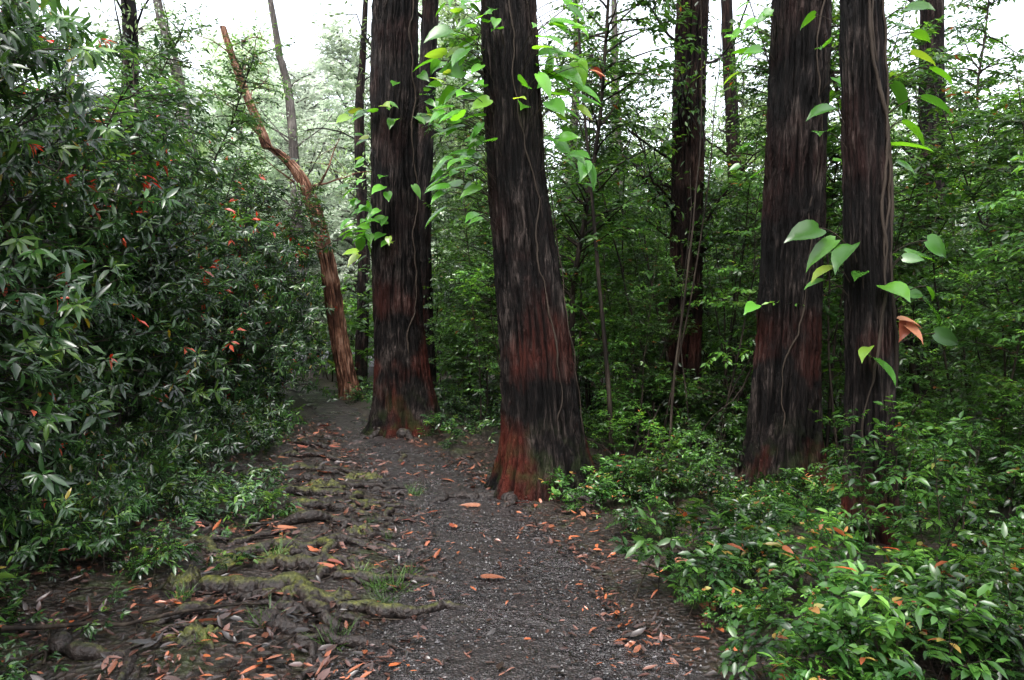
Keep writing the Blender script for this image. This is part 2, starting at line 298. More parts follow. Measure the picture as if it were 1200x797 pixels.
# ------------------------------------------------------------ trees
def trunk(mb,ctrl,seed,nth=110,ztop=None,ridge=.08,flare=.3,lobes=5,mat=0,dz=.05,fz=6.5,k=4.6):
    c=np.array(ctrl,float)
    zs=np.concatenate([np.arange(-.25,fz,dz),np.arange(fz,c[-1,0],.35)])
    def it(q):
        v=np.interp(zs,c[:,0],c[:,q]);
        ker=np.hanning(25);ker/=ker.sum()
        vp=np.concatenate([np.full(12,v[0]),v,np.full(12,v[-1])]);return np.convolve(vp,ker,'valid')
    cx,cy,cr=it(1),it(2),it(3)
    th=np.arange(nth)*2*np.pi/nth
    Z,TH_=np.meshgrid(zs,th,indexing='ij')
    C,S=np.cos(TH_),np.sin(TH_)
    w=fbm(C*2,S*2,Z*.9+seed,2)*.8
    n1=1-np.abs(fbm((C+w*.2)*k*2,(S+w*.2)*k*2,Z*1.2+seed*3,3))*2.2
    n2=fbm(C*1.2+seed,S*1.2,Z*.35,2)
    n3=fbm(C*22,S*22,Z*4+seed,2)*.3
    zz=np.clip(Z,0,None)
    R=cr[:,None]*(1+ridge*(n1+n3)+.10*n2)
    R=R+flare*(np.exp(-zz/.28)*.75+np.exp(-zz/.9)*.25)*(.45+.55*np.abs(np.cos(TH_*lobes/2+seed+n2)))*cr[:,None]
    Xv=cx[:,None]+R*C;Yv=cy[:,None]+R*S
    m=len(zs);i=np.arange(m-1)[:,None]*nth;j=np.arange(nth)[None];j2=(j+1)%nth
    f=np.stack([i+j,i+j2,i+nth+j2,i+nth+j],-1).reshape(-1,4)
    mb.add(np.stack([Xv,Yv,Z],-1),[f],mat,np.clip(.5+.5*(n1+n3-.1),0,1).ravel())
    return lambda z:(np.interp(z,zs,cx),np.interp(z,zs,cy),np.interp(z,zs,cr))
def crown(mb,fn,z0,z1,n,length,seed,mat_b,mat_l,leaf=.2,tw=6,nl=10,br=.22):
    r=np.random.default_rng(seed);P=[];D=[]
    for k in range(n):
        z=r.uniform(z0,z1);x,y,rr=fn(z);az=r.uniform(0,6.28)
        p=bpath((x,y,z),(math.cos(az),math.sin(az),.6),length*r.uniform(.6,1.1),8,.14,-.02,r)
        tube(mb,p,np.linspace(rr*br,.01,8),6,mat_b)
        for q in range(tw):
            i=r.integers(3,8);d=nrm(r.normal(0,1,3)+np.array([0,0,.3]))
            t=bpath(p[i],d,length*.3,5,.15,.06,r);tube(mb,t,np.linspace(.012,.003,5),3,mat_b)
            for s in range(nl):
                P.append(t[r.integers(1,5)]+r.normal(0,.16,3));D.append(d+r.normal(0,.8,3)+np.array([0,0,-.4]))
    P=np.array(P);D=np.array(D);leaves(mb,P,D,r.normal(0,.6,P.shape)+np.array([0,0,1]),r.uniform(.7,1.2,len(P))*leaf,leaf*.35,mat_l,T=T4)
def vine(mb,fn,z0,z1,az0,az1,mat_s,seed,rad=.011):
    r=np.random.default_rng(seed);n=110;t=np.linspace(0,1,n);zs=z0+(z1-z0)*t;az=np.interp(t,[0,.5,1],[az0,(az0+az1)/2+.4,az1])+.12*np.sin(zs*4+seed)+.10*fbm(zs*3+seed,0*zs,1.)
    x,y,rr=fn(zs);R=rr*1.1+.012+.01*fbm(zs*5,0*zs,seed*1.)
    tube(mb,np.stack([x+R*np.cos(az),y+R*np.sin(az),zs],-1),rad*(1+.3*fbm(zs*6,0*zs+2,1.)),6,mat_s)
def hearts(mb,fn,items,size,mat_l,mat_s,seed,wl=(.55,.75)):
    r=np.random.default_rng(seed)
    for z,az,out in items:
        x,y,rr=fn(z);o=np.array([math.cos(az),math.sin(az),0])
        p0=np.array([x,y,z-.12])+o*rr*1.05;p1=np.array([x,y,z])+o*(rr+out)
        mid=(p0+p1)/2+np.array([0,0,.06]);tt=np.linspace(0,1,6)[:,None]
        tube(mb,(1-tt)**2*p0+2*tt*(1-tt)*mid+tt**2*p1,.004,4,mat_s)
        s=size*r.uniform(.5,1.1)
        D=o*r.uniform(.5,1.1)+np.array([r.normal(0,.35),r.normal(0,.35)-.1,-r.uniform(-.1,.6)])
        N=np.array([0,-.4,.8])+o*.2+r.normal(0,.35,3)
        leaves(mb,p1,D,N,s,s*r.uniform(*wl),mat_l,T=TH,rnd=np.array([r.random()*.97]),droop=r.uniform(.1,.45))
def ritems(n,z0,z1,seed,left=.45,front=.2,out=.35,ncl=9):
    r=np.random.default_rng(seed);o=[];cl=[]
    for q in range(ncl):
        u=(q+.5)/ncl
        az=r.normal(math.pi+.1,.3) if u<left else (r.uniform(-2.4,-.8) if u<left+front else r.normal(-.1,.3))
        cl.append((r.uniform(z0,z1),az))
    for q in range(n):
        c=cl[q%ncl];o.append((c[0]+r.normal(0,.22),c[1]+r.normal(0,.3),r.uniform(.03,out)))
    return o
# central tree
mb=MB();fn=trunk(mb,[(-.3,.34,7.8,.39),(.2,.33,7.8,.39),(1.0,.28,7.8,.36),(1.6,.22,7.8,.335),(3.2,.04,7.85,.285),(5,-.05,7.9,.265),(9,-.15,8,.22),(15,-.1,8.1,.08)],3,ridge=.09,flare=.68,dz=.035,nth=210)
crown(mb,fn,9.5,14,8,3.2,5,0,3,leaf=.2)
vine(mb,fn,.0,5.6,-1.1,-1.9,1,2,.008);vine(mb,fn,.6,5.2,-.3,-.9,1,4,.006)
hearts(mb,fn,ritems(150,3.0,5.2,11,.5,.14,.5,14),.26,2,1,12)
hearts(mb,fn,[(4.3,0.05,.55),(4.35,.1,.6)],.22,4,1,19)
mb.obj('eucalyptus_tree',[M_bark,M_vine,M_heart,M_bg_haze,M_dead])
# left tree
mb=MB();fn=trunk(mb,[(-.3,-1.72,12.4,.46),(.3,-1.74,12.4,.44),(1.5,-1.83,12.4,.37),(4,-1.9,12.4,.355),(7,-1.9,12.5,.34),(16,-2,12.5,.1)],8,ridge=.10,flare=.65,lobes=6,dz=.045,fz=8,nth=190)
crown(mb,fn,10.5,15,8,3.2,6,0,3,leaf=.2)
vine(mb,fn,.2,7,-1.2,-.6,1,5)
hearts(mb,fn,ritems(90,2.7,5.4,12,.45,.3,.4,13),.26,2,1,13)
mb.obj('eucalyptus_tree',[M_bark,M_vine,M_heart,M_bg_haze])
# right tree
mb=MB();fn=trunk(mb,[(-.3,2.86,8.1,.34),(.3,2.86,8.1,.32),(1.5,2.92,8.1,.29),(3,2.98,8.1,.275),(5.2,3.05,8.1,.265),(9,3.1,8.1,.22),(15,3.2,8.2,.07)],14,ridge=.12,flare=.6,dz=.035,nth=190)
crown(mb,fn,9.5,14,8,3,7,0,3,leaf=.2)
vine(mb,fn,.2,5.6,-2.2,-1.2,1,6,.008)
hearts(mb,fn,[(1.9,-2.8,.15),(2.1,-.5,.3),(3.4,-.2,.1),(4.6,-.1,.2),(4.9,-2.6,.2),(3.9,.1,.25),(4.7,-.3,.1),(4.4,.2,.3),(5.,0,.3),(4.95,3.1,.3),(4.6,3.,.2),(3.6,3.2,.2),(3.4,2.9,.3),(4.75,3.3,.2),(4.85,2.9,.35),(3.3,3.2,.1)]+ritems(26,3.2,5.2,41,.5,.1,.4,5),.22,2,1,14)
mb.obj('eucalyptus_tree',[M_bark,M_vine,M_heart,M_bg_haze])
# slender right tree
mb=MB();fn=trunk(mb,[(-.3,2.72,5.8,.165),(1,2.70,5.8,.155),(2.5,2.68,5.8,.15),(4.3,2.62,5.8,.145),(8,2.5,5.9,.11),(11,2.4,6,.04)],21,ridge=.14,flare=.35,nth=130,dz=.03,fz=4.6,k=3.)
crown(mb,fn,7.5,10.5,6,2,8,0,3,leaf=.18,tw=5,nl=8)
vine(mb,fn,.0,4.5,-2.6,-.8,1,7,.010);vine(mb,fn,1.2,4.5,-.6,-2.0,1,9,.014);vine(mb,fn,1.9,4.5,-1.2,-1.9,1,3,.008)
hearts(mb,fn,[(2.1,-2.9,.14),(2.25,-2.5,.08),(2.05,-2.2,.05),(2.0,3.3,.22),(1.95,-.3,.24),(1.85,.1,.3),(2.15,-.8,.1),(1.5,-2.0,.06),(1.42,-1.9,.12),(3.2,0.1,.15),(3.35,-.2,.25),(3.5,.2,.1),(3.7,-.1,.2),(3.1,-2.9,.2),(3.75,3.3,.15),(2.9,.1,.1),(2.3,3.2,.1),(3.0,-.3,.05),(1.95,-1.4,.05),(4.0,3.1,.2),(4.05,0.,.2),(3.9,.2,.3),(2.4,3.0,.2),(2.2,-.1,.15),(1.9,-.1,.12),(1.6,.0,.35),(2.3,0.,.3),(3.6,0.,.35),(3.9,-.2,.1),(3.3,3.2,.1)],.26,2,1,15)
leaves(mb,[(2.85,5.55,1.66),(2.88,5.6,1.7),(2.8,5.55,1.7)],[(.5,-.4,-.3),(-.3,-.5,-.6),(.9,-.2,.1)],[(0,-.6,1),(0,-1,.3),(.2,-.4,1)],.15,.11,4,T=TH,rnd=np.array([.9,.4,1.]),droop=.6)
mb.obj('vine_covered_tree',[M_bark,M_vine,M_heart,M_bg_haze,M_dead])
# mid red tree
mb=MB();fn=trunk(mb,[(-.3,2.45,11.2,.24),(1.5,2.52,11.2,.22),(5,2.6,11.3,.2),(9,2.75,11.3,.18),(15,3.1,11.5,.06)],27,ridge=.2,flare=.3,nth=110,dz=.06,fz=7,k=3)
crown(mb,fn,2.6,14,30,1.7,9,0,3,leaf=.11,nl=16,br=.12)
hearts(mb,fn,ritems(70,2.4,5.8,16,.4,.3,.5,11),.18,2,1,16)
mb.obj('red_bark_tree',[M_barkr,M_vine,M_heart,M_sap])
# leaning tree by the path end
mb=MB();fn=trunk(mb,[(-.3,-3.85,18.6,.2),(1.5,-4.2,18.6,.19),(3.0,-4.4,18.6,.18),(4.6,-4.75,18.6,.16),(5.6,-5.15,18.5,.14),(6.4,-5.9,18.3,.12),(9,-7.2,18,.04)],31,ridge=.2,flare=.5,nth=80,dz=.08,fz=6,k=3)
crown(mb,fn,4.6,8.5,8,2.0,10,0,3,leaf=.14,tw=6,nl=12)
mb.obj('leaning_tree',[M_barko,M_vine,M_heart,M_bg_haze])
def bgtree(name,x,y,rad,lx,H,seed,mat,cz=4.0,nc=14,lm=None):
    mb=MB();r=np.random.default_rng(seed)
    fn=trunk(mb,[(-.3,x,y,rad),(H*.3,x+lx*.3+r.normal(0,.1),y,rad*.9),(H*.6,x+lx*.55+r.normal(0,.2),y,rad*.75),(H,x+lx,y,rad*.2)],seed,ridge=.14,flare=.3,nth=40,dz=.15,fz=H*.7,k=3)
    crown(mb,fn,cz,H,nc,2.4,seed+1,0,1,leaf=.14,tw=6,nl=16)
    mb.obj(name,[mat,lm or M_bg_haze])
bgtree('forest_tree',-1.75,15.6,.2,.1,14,41,M_bark)
bgtree('forest_tree',-4.35,22,.17,.3,13,42,M_bark,nc=10)
bgtree('forest_tree',-.35,19,.12,1.0,13,43,M_barkf_haze)
bgtree('forest_tree',6.6,12.5,.2,.3,14,44,M_bark)
bgtree('forest_tree',5.2,17,.16,-.6,14,45,M_barkr)
bgtree('forest_tree',-8.2,17,.2,-.8,14,46,M_bark)
bgtree('forest_tree',-8.5,24,.22,-3.5,16,47,M_barkf_haze,nc=10,lm=M_far_haze)
bgtree('forest_tree',-6.8,27,.2,-2.2,16,48,M_barkf_haze,nc=10,lm=M_far_haze)
bgtree('forest_tree',1.3,22,.14,.5,14,49,M_barkf_haze)
bgtree('forest_tree',8.8,20,.2,.6,15,50,M_barkf_haze)
bgtree('forest_tree',3.9,26,.2,-.5,15,51,M_barkf_haze)
bgtree('forest_tree',10.5,15,.18,.6,15,52,M_bark)
mb=MB();r=np.random.default_rng(77)
for q in range(60):
    y=r.uniform(9,20);x=r.uniform(-.3,y*.75)
    if q<26: y=r.uniform(8.8,12);x=r.uniform(.9,8)
    if abs(x-2.9)<.5 and y<9.5: x+=1
    if x<float(xr(y))+1.5: continue
    H=r.uniform(3,7);p=bpath((x,y,float(hgt(x,y))-.1),(r.normal(0,.09),r.normal(0,.09),1),H,16,.06,-.01,r)
    tube(mb,p,np.linspace(r.uniform(.008,.024),.004,16),6,0)
tube(mb,bpath((1.17,9.0,-.1),(0,.0,1),5.5,18,.02,-.01,r),np.linspace(.032,.012,18),8,0)
mb.obj('slender_stems',[M_stem])
# ------------------------------------------------------------ plant generators
def plant(name,H,nb,blen,ntw,twl,nl,lL,lW,seed,mats,style='alt',bare=.12,stems=1,rad=.018,T=T8,redp=0.,up=.5,droop=.25,grav=.06,jit=0.02):
    r=np.random.default_rng(seed);mb=MB();P=[];D=[];Nn=[];Ls=[];R=[]
    for s in range(stems):
        d0=np.array([r.normal(0,.12*(1+stems*.4)),r.normal(0,.12*(1+stems*.4)),1.])
        st=bpath((r.normal(0,.05*stems),r.normal(0,.05*stems),-.05),d0,H*r.uniform(.8,1),12,.06,-.02,r)
        tube(mb,st,np.linspace(rad,rad*.25,12),5,0)
        for b in range(nb):
            t=r.uniform(bare,1)**.85*11;i=min(int(t),10);p=st[i]+(st[i+1]-st[i])*(t-i)
            az=r.uniform(0,6.28);bl=blen*(1.1-.65*t/11)*r.uniform(.6,1.15)
            bp=bpath(p,(math.cos(az),math.sin(az),up*r.uniform(.3,1.6)),bl,6,.13,grav,r)
            tube(mb,bp,np.linspace(rad*.4,rad*.12,6),3,0)
            for q in range(ntw+1):
                if q==ntw: base=bp[-2];d=bp[-1]-bp[-2]
                else:
                    i=r.integers(1,6);base=bp[i];dd=nrm(bp[i]-bp[i-1]);sd=nrm(np.cross(dd,(0,0,1.)))*(1 if q%2 else -1)
                    d=dd*.7+sd*.8+np.array([0,0,r.uniform(-.1,.5)])
                tl=twl*r.uniform(.6,1.2);tw=bpath(base,d,tl,5,.12,grav*.6,r)
                if H<7: tube(mb,tw[::2],np.linspace(rad*.14,rad*.06,3)+.0008,3,0)
                td=nrm(tw[-1]-tw[-2])
                cr=r.random()*.8
                red=r.random()<redp
                if style=='alt':
                    for k in range(nl):
                        f=(k+1)/nl*4;i=min(int(f),3);pp=tw[i]+(tw[i+1]-tw[i])*(f-i)
                        dl=nrm(tw[i+1]-tw[i]);sd=nrm(np.cross(dl,(0,0,1.)))*(1 if k%2 else -1)
                        D.append(dl*r.uniform(.3,.9)+sd*.9*(k<nl-1)+r.normal(0,.22,3)+np.array([0,0,-.15]));P.append(pp+r.normal(0,jit,3)*.3)
                        Nn.append(np.array([0,0,1.])+r.normal(0,.38,3));Ls.append(lL*r.uniform(.65,1.15));R.append(r.uniform(.93,1) if (red and k>nl-4) else min(.86,max(0,cr+r.normal(0,.12))) if r.random()>.006 else 1.)
                else:
                    a=nrm(np.cross(td,(.3,.2,1.)));b2=np.cross(td,a)
                    for k in range(nl):
                        ph=k*2.4+r.normal(0,.2);lev=k/nl
                        o=a*math.cos(ph)+b2*math.sin(ph)
                        pp=tw[-1]-td*lev*tl*.45
                        D.append(o*(.55+.7*lev)+td*(1.0-.7*lev)+np.array([0,0,-.28])+r.normal(0,.12,3));P.append(pp)
                        Nn.append(td*.8+np.array([0,0,.8])+r.normal(0,.2,3));Ls.append(lL*r.uniform(.7,1.1)*(.5+.5*min(1,lev*2.2)))
                        R.append(r.uniform(.94,1) if (red and lev<.35) else min(.86,max(0,cr+r.normal(0,.1))) if r.random()>.006 else .9)
    Ls=np.array(Ls)
    leaves(mb,np.array(P),np.array(D),np.array(Nn),Ls,Ls*(lW/lL)*r.uniform(.85,1.15,len(Ls)),1,T=T,rnd=np.array(R),droop=droop)
    return mb.obj(name,mats,link=False)
def fern(name,seed):
    r=np.random.default_rng(seed);mb=MB();P=[];D=[];N=[];L=[];R=[]
    for q in range(9):
        az=q*.7+r.normal(0,.2);p=bpath((0,0,0),(math.cos(az)*.6,math.sin(az)*.6,1.),r.uniform(.4,.6),20,.02,.11,r)
        tube(mb,p,np.linspace(.003,.001,20),3,0)
        for i in range(3,20):
            d=nrm(p[i]-p[i-1]);s=nrm(np.cross(d,(0,0,1.)))
            for sg in (-1,1):
                P.append(p[i]);D.append(s*sg+d*.35);N.append((0,0,1.));L.append(.13*math.sin(math.pi*min(1,(i-1)/19.)**.8)+.015);R.append(r.random()*.85)
    L=np.array(L);leaves(mb,np.array(P),np.array(D),np.array(N),L,.024,1,T=T8,rnd=np.array(R),droop=.2)
    return mb.obj(name,[M_stem,M_herb],link=False)
def lib(colname,objs):
    c=bpy.data.collections.new(colname)
    for o in objs: c.objects.link(o)
    return c
L_left=lib('rhododendron_parts',[plant('rhododendron_plant',3.9,34,1.25,4,.28,10,.155,.044,100+i,[M_stem,M_left],style='whorl',bare=.04,stems=2,rad=.02,redp=.10 if i==1 else .03) for i in range(4)])
L_left2=lib('laurel_parts',[plant('laurel_plant',4.6,44,1.2,4,.32,9,.11,.04,150+i,[M_stem,M_left],style='alt',bare=.08,stems=2,rad=.02,redp=.05,T=T4) for i in range(3)])
L_small=lib('young_rhododendron_parts',[plant('young_rhododendron_plant',1.0,9,.45,2,.2,9,.13,.036,170+i,[M_stem,M_left],style='whorl',bare=.05,stems=3,rad=.01,redp=.01) for i in range(3)])
L_sap=lib('sapling_parts',[plant('sapling_plant',4.2+.5*i,40,.9,4,.28,10,.092,.042,200+i,[M_stem,M_sap],bare=.12,stems=1,rad=.017,up=.6,T=T4) for i in range(5)])
L_tall=lib('young_tree_parts',[plant('young_tree_plant',9.5,90,1.5,5,.42,10,.12,.052,300+i,[M_stem,M_sap],bare=.2,rad=.05,T=T4,up=.6) for i in range(4)])
L_bg=lib('canopy_parts',[plant('canopy_plant',15,75,2.6,6,.75,11,.21,.09,400+i,[M_barkf_haze,M_bg_haze],bare=.15,rad=.13,T=T4,up=.6) for i in range(4)])
L_far=lib('distant_parts',[plant('distant_plant',20,80,3.6,6,1.1,12,.36,.16,500+i,[M_barkf_haze,M_far_haze],bare=.12,rad=.2,T=T4,up=.6) for i in range(3)])
L_herb=lib('seedling_parts',[plant('seedling_plant',.42,5,.2,1,.1,7,.072+.012*(i-2),.032,600+i,[M_stem,M_herb],bare=.2,stems=2+i%2,rad=.004,up=1.0,redp=.04) for i in range(5)])
L_bush=lib('bush_parts',[plant('bush_plant',1.3,11,.30,2,.16,8,.085,.036,650+i,[M_stem,M_herb],bare=.15,stems=3,rad=.008,up=.9,redp=.03) for i in range(4)])
L_dbush=lib('shade_bush_parts',[plant('shade_bush_plant',1.1,12,.38,2,.17,8,.08,.036,680+i,[M_stem,M_sap],bare=.12,stems=3,rad=.008,up=.8,T=T4) for i in range(4)])
L_dark=lib('groundcover_parts',[plant('groundcover_plant',.2,5,.16,1,.09,6,.065,.022,700+i,[M_stem,M_left],bare=.1,stems=3,rad=.003,up=.6) for i in range(4)])
L_fern=lib('fern_parts',[fern('fern_plant',750+i) for i in range(3)])
def grass(name,seed):
    r=np.random.default_rng(seed);mb=MB();n=45
    P=np.stack([r.normal(0,.04,n),r.normal(0,.04,n),np.full(n,-.01)],-1);D=np.stack([r.normal(0,.6,n),r.normal(0,.6,n),np.ones(n)],-1)
    leaves(mb,P,D,r.normal(0,1,(n,3)),r.uniform(.1,.26,n),.007,0,T=T8,droop=.45);return mb.obj(name,[M_grass],link=False)
L_grass=lib('grass_parts',[grass('grass_tuft_plant',800+i) for i in range(3)])
def scatter(name,coll,pts,smin,smax,tilt=.08,seed=1,rz=None):
    r=np.random.default_rng(seed);pts=np.asarray(pts,float);n=len(pts)
    me=bpy.data.meshes.new(name);me.vertices.add(n);me.vertices.foreach_set('co',pts.astype(np.float32).ravel());me.update()
    rot=np.stack([r.normal(0,tilt,n),r.normal(0,tilt,n),r.uniform(0,6.28,n)],-1)
    a=me.attributes.new('rot','FLOAT_VECTOR','POINT');a.data.foreach_set('vector',rot.astype(np.float32).ravel())
    a=me.attributes.new('scl','FLOAT','POINT');a.data.foreach_set('value',r.uniform(smin,smax,n).astype(np.float32))
    a=me.attributes.new('idx','INT','POINT');a.data.foreach_set('value',r.integers(0,len(coll.objects),n).astype(np.int32))
    ob=bpy.data.objects.new(name,me);scene.collection.objects.link(ob)
    ng=bpy.data.node_groups.new(name+'_scatter','GeometryNodeTree')
    ng.interface.new_socket('Geometry',in_out='INPUT',socket_type='NodeSocketGeometry');ng.interface.new_socket('Geometry',in_out='OUTPUT',socket_type='NodeSocketGeometry')
    N=ng.nodes;L=ng.links
    gi=N.new('NodeGroupInput');go=N.new('NodeGroupOutput');ci=N.new('GeometryNodeCollectionInfo')
    ci.inputs['Collection'].default_value=coll;ci.inputs['Separate Children'].default_value=True;ci.inputs['Reset Children'].default_value=True
    ip=N.new('GeometryNodeInstanceOnPoints');ip.inputs['Pick Instance'].default_value=True
    def na(nm,t):
        x=N.new('GeometryNodeInputNamedAttribute');x.data_type=t;x.inputs['Name'].default_value=nm
        return [o for o in x.outputs if o.enabled and o.name=='Attribute'][0]
    e=N.new('FunctionNodeEulerToRotation')
    L.new(gi.outputs[0],ip.inputs['Points']);L.new(ci.outputs[0],ip.inputs['Instance'])
    L.new(na('rot','FLOAT_VECTOR'),e.inputs[0]);L.new(e.outputs[0],ip.inputs['Rotation'])
    L.new(na('scl','FLOAT'),ip.inputs['Scale']);L.new(na('idx','INT'),ip.inputs['Instance Index'])
    L.new(ip.outputs[0],go.inputs[0])
    md=ob.modifiers.new('scatter','NODES');md.node_group=ng
    return ob
def ground_pts(x,y,dz=0.): return np.stack([x,y,hgt(x,y)+dz],-1)
def lline(y): return np.interp(y,[-3,2,4.6,8.5,13,17,20,26],[-3.0,-3.05,-3.4,-4.0,-4.6,-5.3,-6.4,-10.])
yy=np.concatenate([np.arange(2.2,20,.9),np.arange(2.6,20,1.5)]);k=len(np.arange(2.2,20,.9));xx=lline(yy)-rng.uniform(.0,.5,len(yy));xx[k:]-=.9
scatter('rhododendron_shrubs',L_left,ground_pts(xx,yy),.8,1.12,seed=2,tilt=.1)
yy=np.concatenate([np.arange(2.8,24,1.2),np.arange(3,26,1.7)]);xx=lline(yy)-rng.uniform(.5,1.4,len(yy));k=len(np.arange(2.8,24,1.2));xx[k:]-=1.3
scatter('laurel_shrubs',L_left2,ground_pts(xx,yy),.9,1.35,seed=3,tilt=.1)
yy=rng.uniform(3.2,12,44);xx=lline(yy)+rng.uniform(-.1,.85,44)
scatter('young_rhododendrons',L_small,ground_pts(xx,yy),.3,.8,seed=38,tilt=.2)
def samp(n,x0,x1,y0,y1,ok,seed):
    r=np.random.default_rng(seed);x=r.uniform(x0,x1,n);y=r.uniform(y0,y1,n);k=ok(x,y);return x[k],y[k]
treesxy=[(.3,7.8,.8),(-1.8,12.4,.9),(2.9,8.1,.7),(2.7,5.8,.5)]
def clear(x,y):
    k=np.ones(len(x),bool)
    for a,b,c in treesxy: k&=np.hypot(x-a,y-b)>c
    return k
def okr(x,y):
    k=clear(x,y)&(x>xr(y)+1.0)
    k&=~((y<9.2)&(x<3.6)); k&=~((y<7.0)&(x<4.0)); k&=~((y<12.4)&(x<-.2))
    return k&(y>5)&(x<y*.75+1.5)
x,y=samp(390,-5,15,5,19,okr,4)
scatter('understory_saplings',L_sap,ground_pts(x,y),.5,1.15,seed=5)
x,y=samp(50,-9,22,12,28,lambda x,y:(x>xr(y)+1.6)&clear(x,y)&(x<y*.75+2),6)
x2,y2=samp(22,-16,-5.5,16,32,lambda x,y:(x<xl(y)-1.8),7)
x3=np.array([.9,3.9,5.2,8.0,4.4,.0,1.4,5.9]);y3=np.array([10.6,10.2,9.4,11.4,12.6,13.4,14.2,8.2])
scatter('young_trees',L_tall,ground_pts(np.r_[x,x2,x3],np.r_[y,y2,y3]),.55,.95,seed=8)
x,y=samp(82,-32,36,25,50,lambda x,y:(np.abs(x)<y*.75+3)&~((x/y>-.40)&(x/y<-.10)&(y<50)),9)
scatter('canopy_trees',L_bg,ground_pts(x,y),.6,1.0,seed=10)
x,y=samp(64,-70,70,46,90,lambda x,y:np.abs(x)<y*.75+5,12)
x2,y2=samp(46,-18,-3,26,46,lambda x,y:(x/y>-.42)&(x/y<-.08),13)  # trees filling the gap; their mist is only pale leaf colour
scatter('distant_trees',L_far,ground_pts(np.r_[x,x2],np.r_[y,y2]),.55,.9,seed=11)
x,y=samp(160,-30,34,16,42,lambda x,y:((x>xr(y)+1)|(x<xl(y)-1.6))&(np.abs(x)<y*.75+2),17)
scatter('forest_undergrowth',L_dbush,ground_pts(x,y),1.8,3.4,seed=18)
def okh(x,y):
    pn=fbm(x*1.4+5,y*1.4,6.,2)
    q=x-xr(y)
    return (q>.14+.25*rng.random(len(x)))&(x<y*.8+.5)&(np.hypot(x-.3,y-7.8)>.55)&(np.hypot(x-2.86,y-8.1)>.45)&(np.hypot(x-2.7,y-5.8)>.25)&(pn>.1-.9*rng.random(len(x))**3+.4*(y>5.2))
x,y=samp(1250,-.5,6,3,10,okh,20)
far=y>5.2
scatter('seedlings',L_herb,ground_pts(x[~far],y[~far]),.4,1.2,seed=21,tilt=.2)
scatter('low_seedlings',L_herb,ground_pts(x[far],y[far]),.35,.8,seed=22,tilt=.18)
x=np.array([2.34,2.48,2.9,3.9,3.6,4.3]);y=np.array([4.5,4.75,5.0,5.8,5.0,6.4])
scatter('leafy_bushes',L_bush,ground_pts(x,y),.7,1.1,seed=25)
x,y=samp(34,.9,5,3.4,8,lambda x,y:(x>xr(y)+.5)&clear(x,y)&(x<y*.7),28);x=np.r_[x,-2.3,-2.9,-2.6,-1.0];y=np.r_[y,4.9,5.6,7.,12.2]
scatter('fern_plants',L_fern,ground_pts(x,y),.45,.85,seed=29,tilt=.15)
x,y=samp(70,.6,8,6.8,11,lambda x,y:(x>xr(y)+.9)&clear(x,y)&(x<y*.8+1)&~((y<8.8)&(x/y>.26)&(x/y<.50)),26)
scatter('shade_bushes',L_dbush,ground_pts(x,y),.4,1.1,seed=27,tilt=.15)
x,y=samp(650,-5.5,-.5,3,11,lambda x,y:(x<xl(y)-.7-1.0*rng.random(len(x)))&(x>lline(y)-.6)&(fbm(x*1.3,y*1.3,8.,2)>-.15),30)
scatter('groundcover_plants',L_dark,ground_pts(x,y),.5,1.3,seed=31,tilt=.2)
x,y=samp(420,-6.5,7,11,22,lambda x,y:((x<xl(y)-.9)|(x>xr(y)+.3))&clear(x,y),33)
scatter('woodland_herbs',L_dark,ground_pts(x,y),1.,2.2,seed=34,tilt=.2)
x=np.array([-.82,-.75,-.95,-.68,-1.3,-1.6,-.9,-1.9,-2.1,-1.2,-.95,1.05,1.0,-1.5,-.95,-.7]);y=np.array([4.7,4.5,4.9,5.0,4.0,5.2,3.9,4.4,6.1,6.4,5.9,4.4,5.4,3.7,7.5,4.75])
scatter('grass_tufts',L_grass,ground_pts(x,y),.4,.85,seed=36,tilt=.1)
# ------------------------------------------------------------ roots
mb=MB()
RR=np.random.default_rng(5)
def root(x0,y0,x1,y1,r0,r1,seed,moss=0.,lift=.0,wob=.09):
    n=70;t=np.linspace(0,1,n)
    L=math.hypot(x1-x0,y1-y0);px,py=-(y1-y0)/L,(x1-x0)/L
    w=wob*L*np.sin(t*5+seed)*np.sin(t*np.pi)+.07*fbm(t*6*max(L,.6)+seed,0*t,1.)
    x=x0+(x1-x0)*t+px*w;y=y0+(y1-y0)*t+py*w
    rr=.88*(r0+(r1-r0)*t)*(1+.35*fbm(t*9+seed,0*t,2.))
    z=hgt(x,y)+rr*.45+lift+.022*np.sin(t*9+seed)-.07*sst(.85,1,t)-.05*(1-sst(0,.12,t))
    tube(mb,np.stack([x,y,z],-1),rr,16,0,rnd=moss+.14*(1-t).repeat(16)-.05)
    return x,y
def fork(a,k,dx,dy,r0,seed,moss=0.): root(a[0][k],a[1][k],a[0][k]+dx,a[1][k]+dy,r0,.010,seed,moss)
a=root(-2.0,4.62,-.10,4.38,.085,.022,1,.16);fork(a,30,.35,-.35,.035,101);fork(a,22,.5,.22,.04,102,.1);fork(a,12,.45,-.4,.035,111)
a=root(-1.7,5.15,-.25,4.9,.06,.018,2,.14);fork(a,28,.4,.2,.03,103)
a=root(-1.35,4.1,-.5,3.85,.055,.018,3,-.03);fork(a,25,.2,-.4,.03,104)
a=root(-2.4,5.5,-.45,5.4,.06,.018,4,.16);fork(a,30,.3,-.25,.03,105)
a=root(-2.0,6.15,-.55,5.85,.055,.018,5,.06);fork(a,28,.45,.25,.03,106)
root(-2.0,6.75,-.7,6.5,.055,.015,6,.14);a=root(-2.3,7.35,-.75,7.0,.06,.018,7,.12);fork(a,30,.3,-.3,.03,107)
root(-2.3,8.05,-1.05,7.8,.055,.018,8,.08);root(-2.7,8.8,-1.3,8.5,.055,.018,9,.12);root(-2.9,9.7,-1.6,9.2,.055,.018,10,.08)
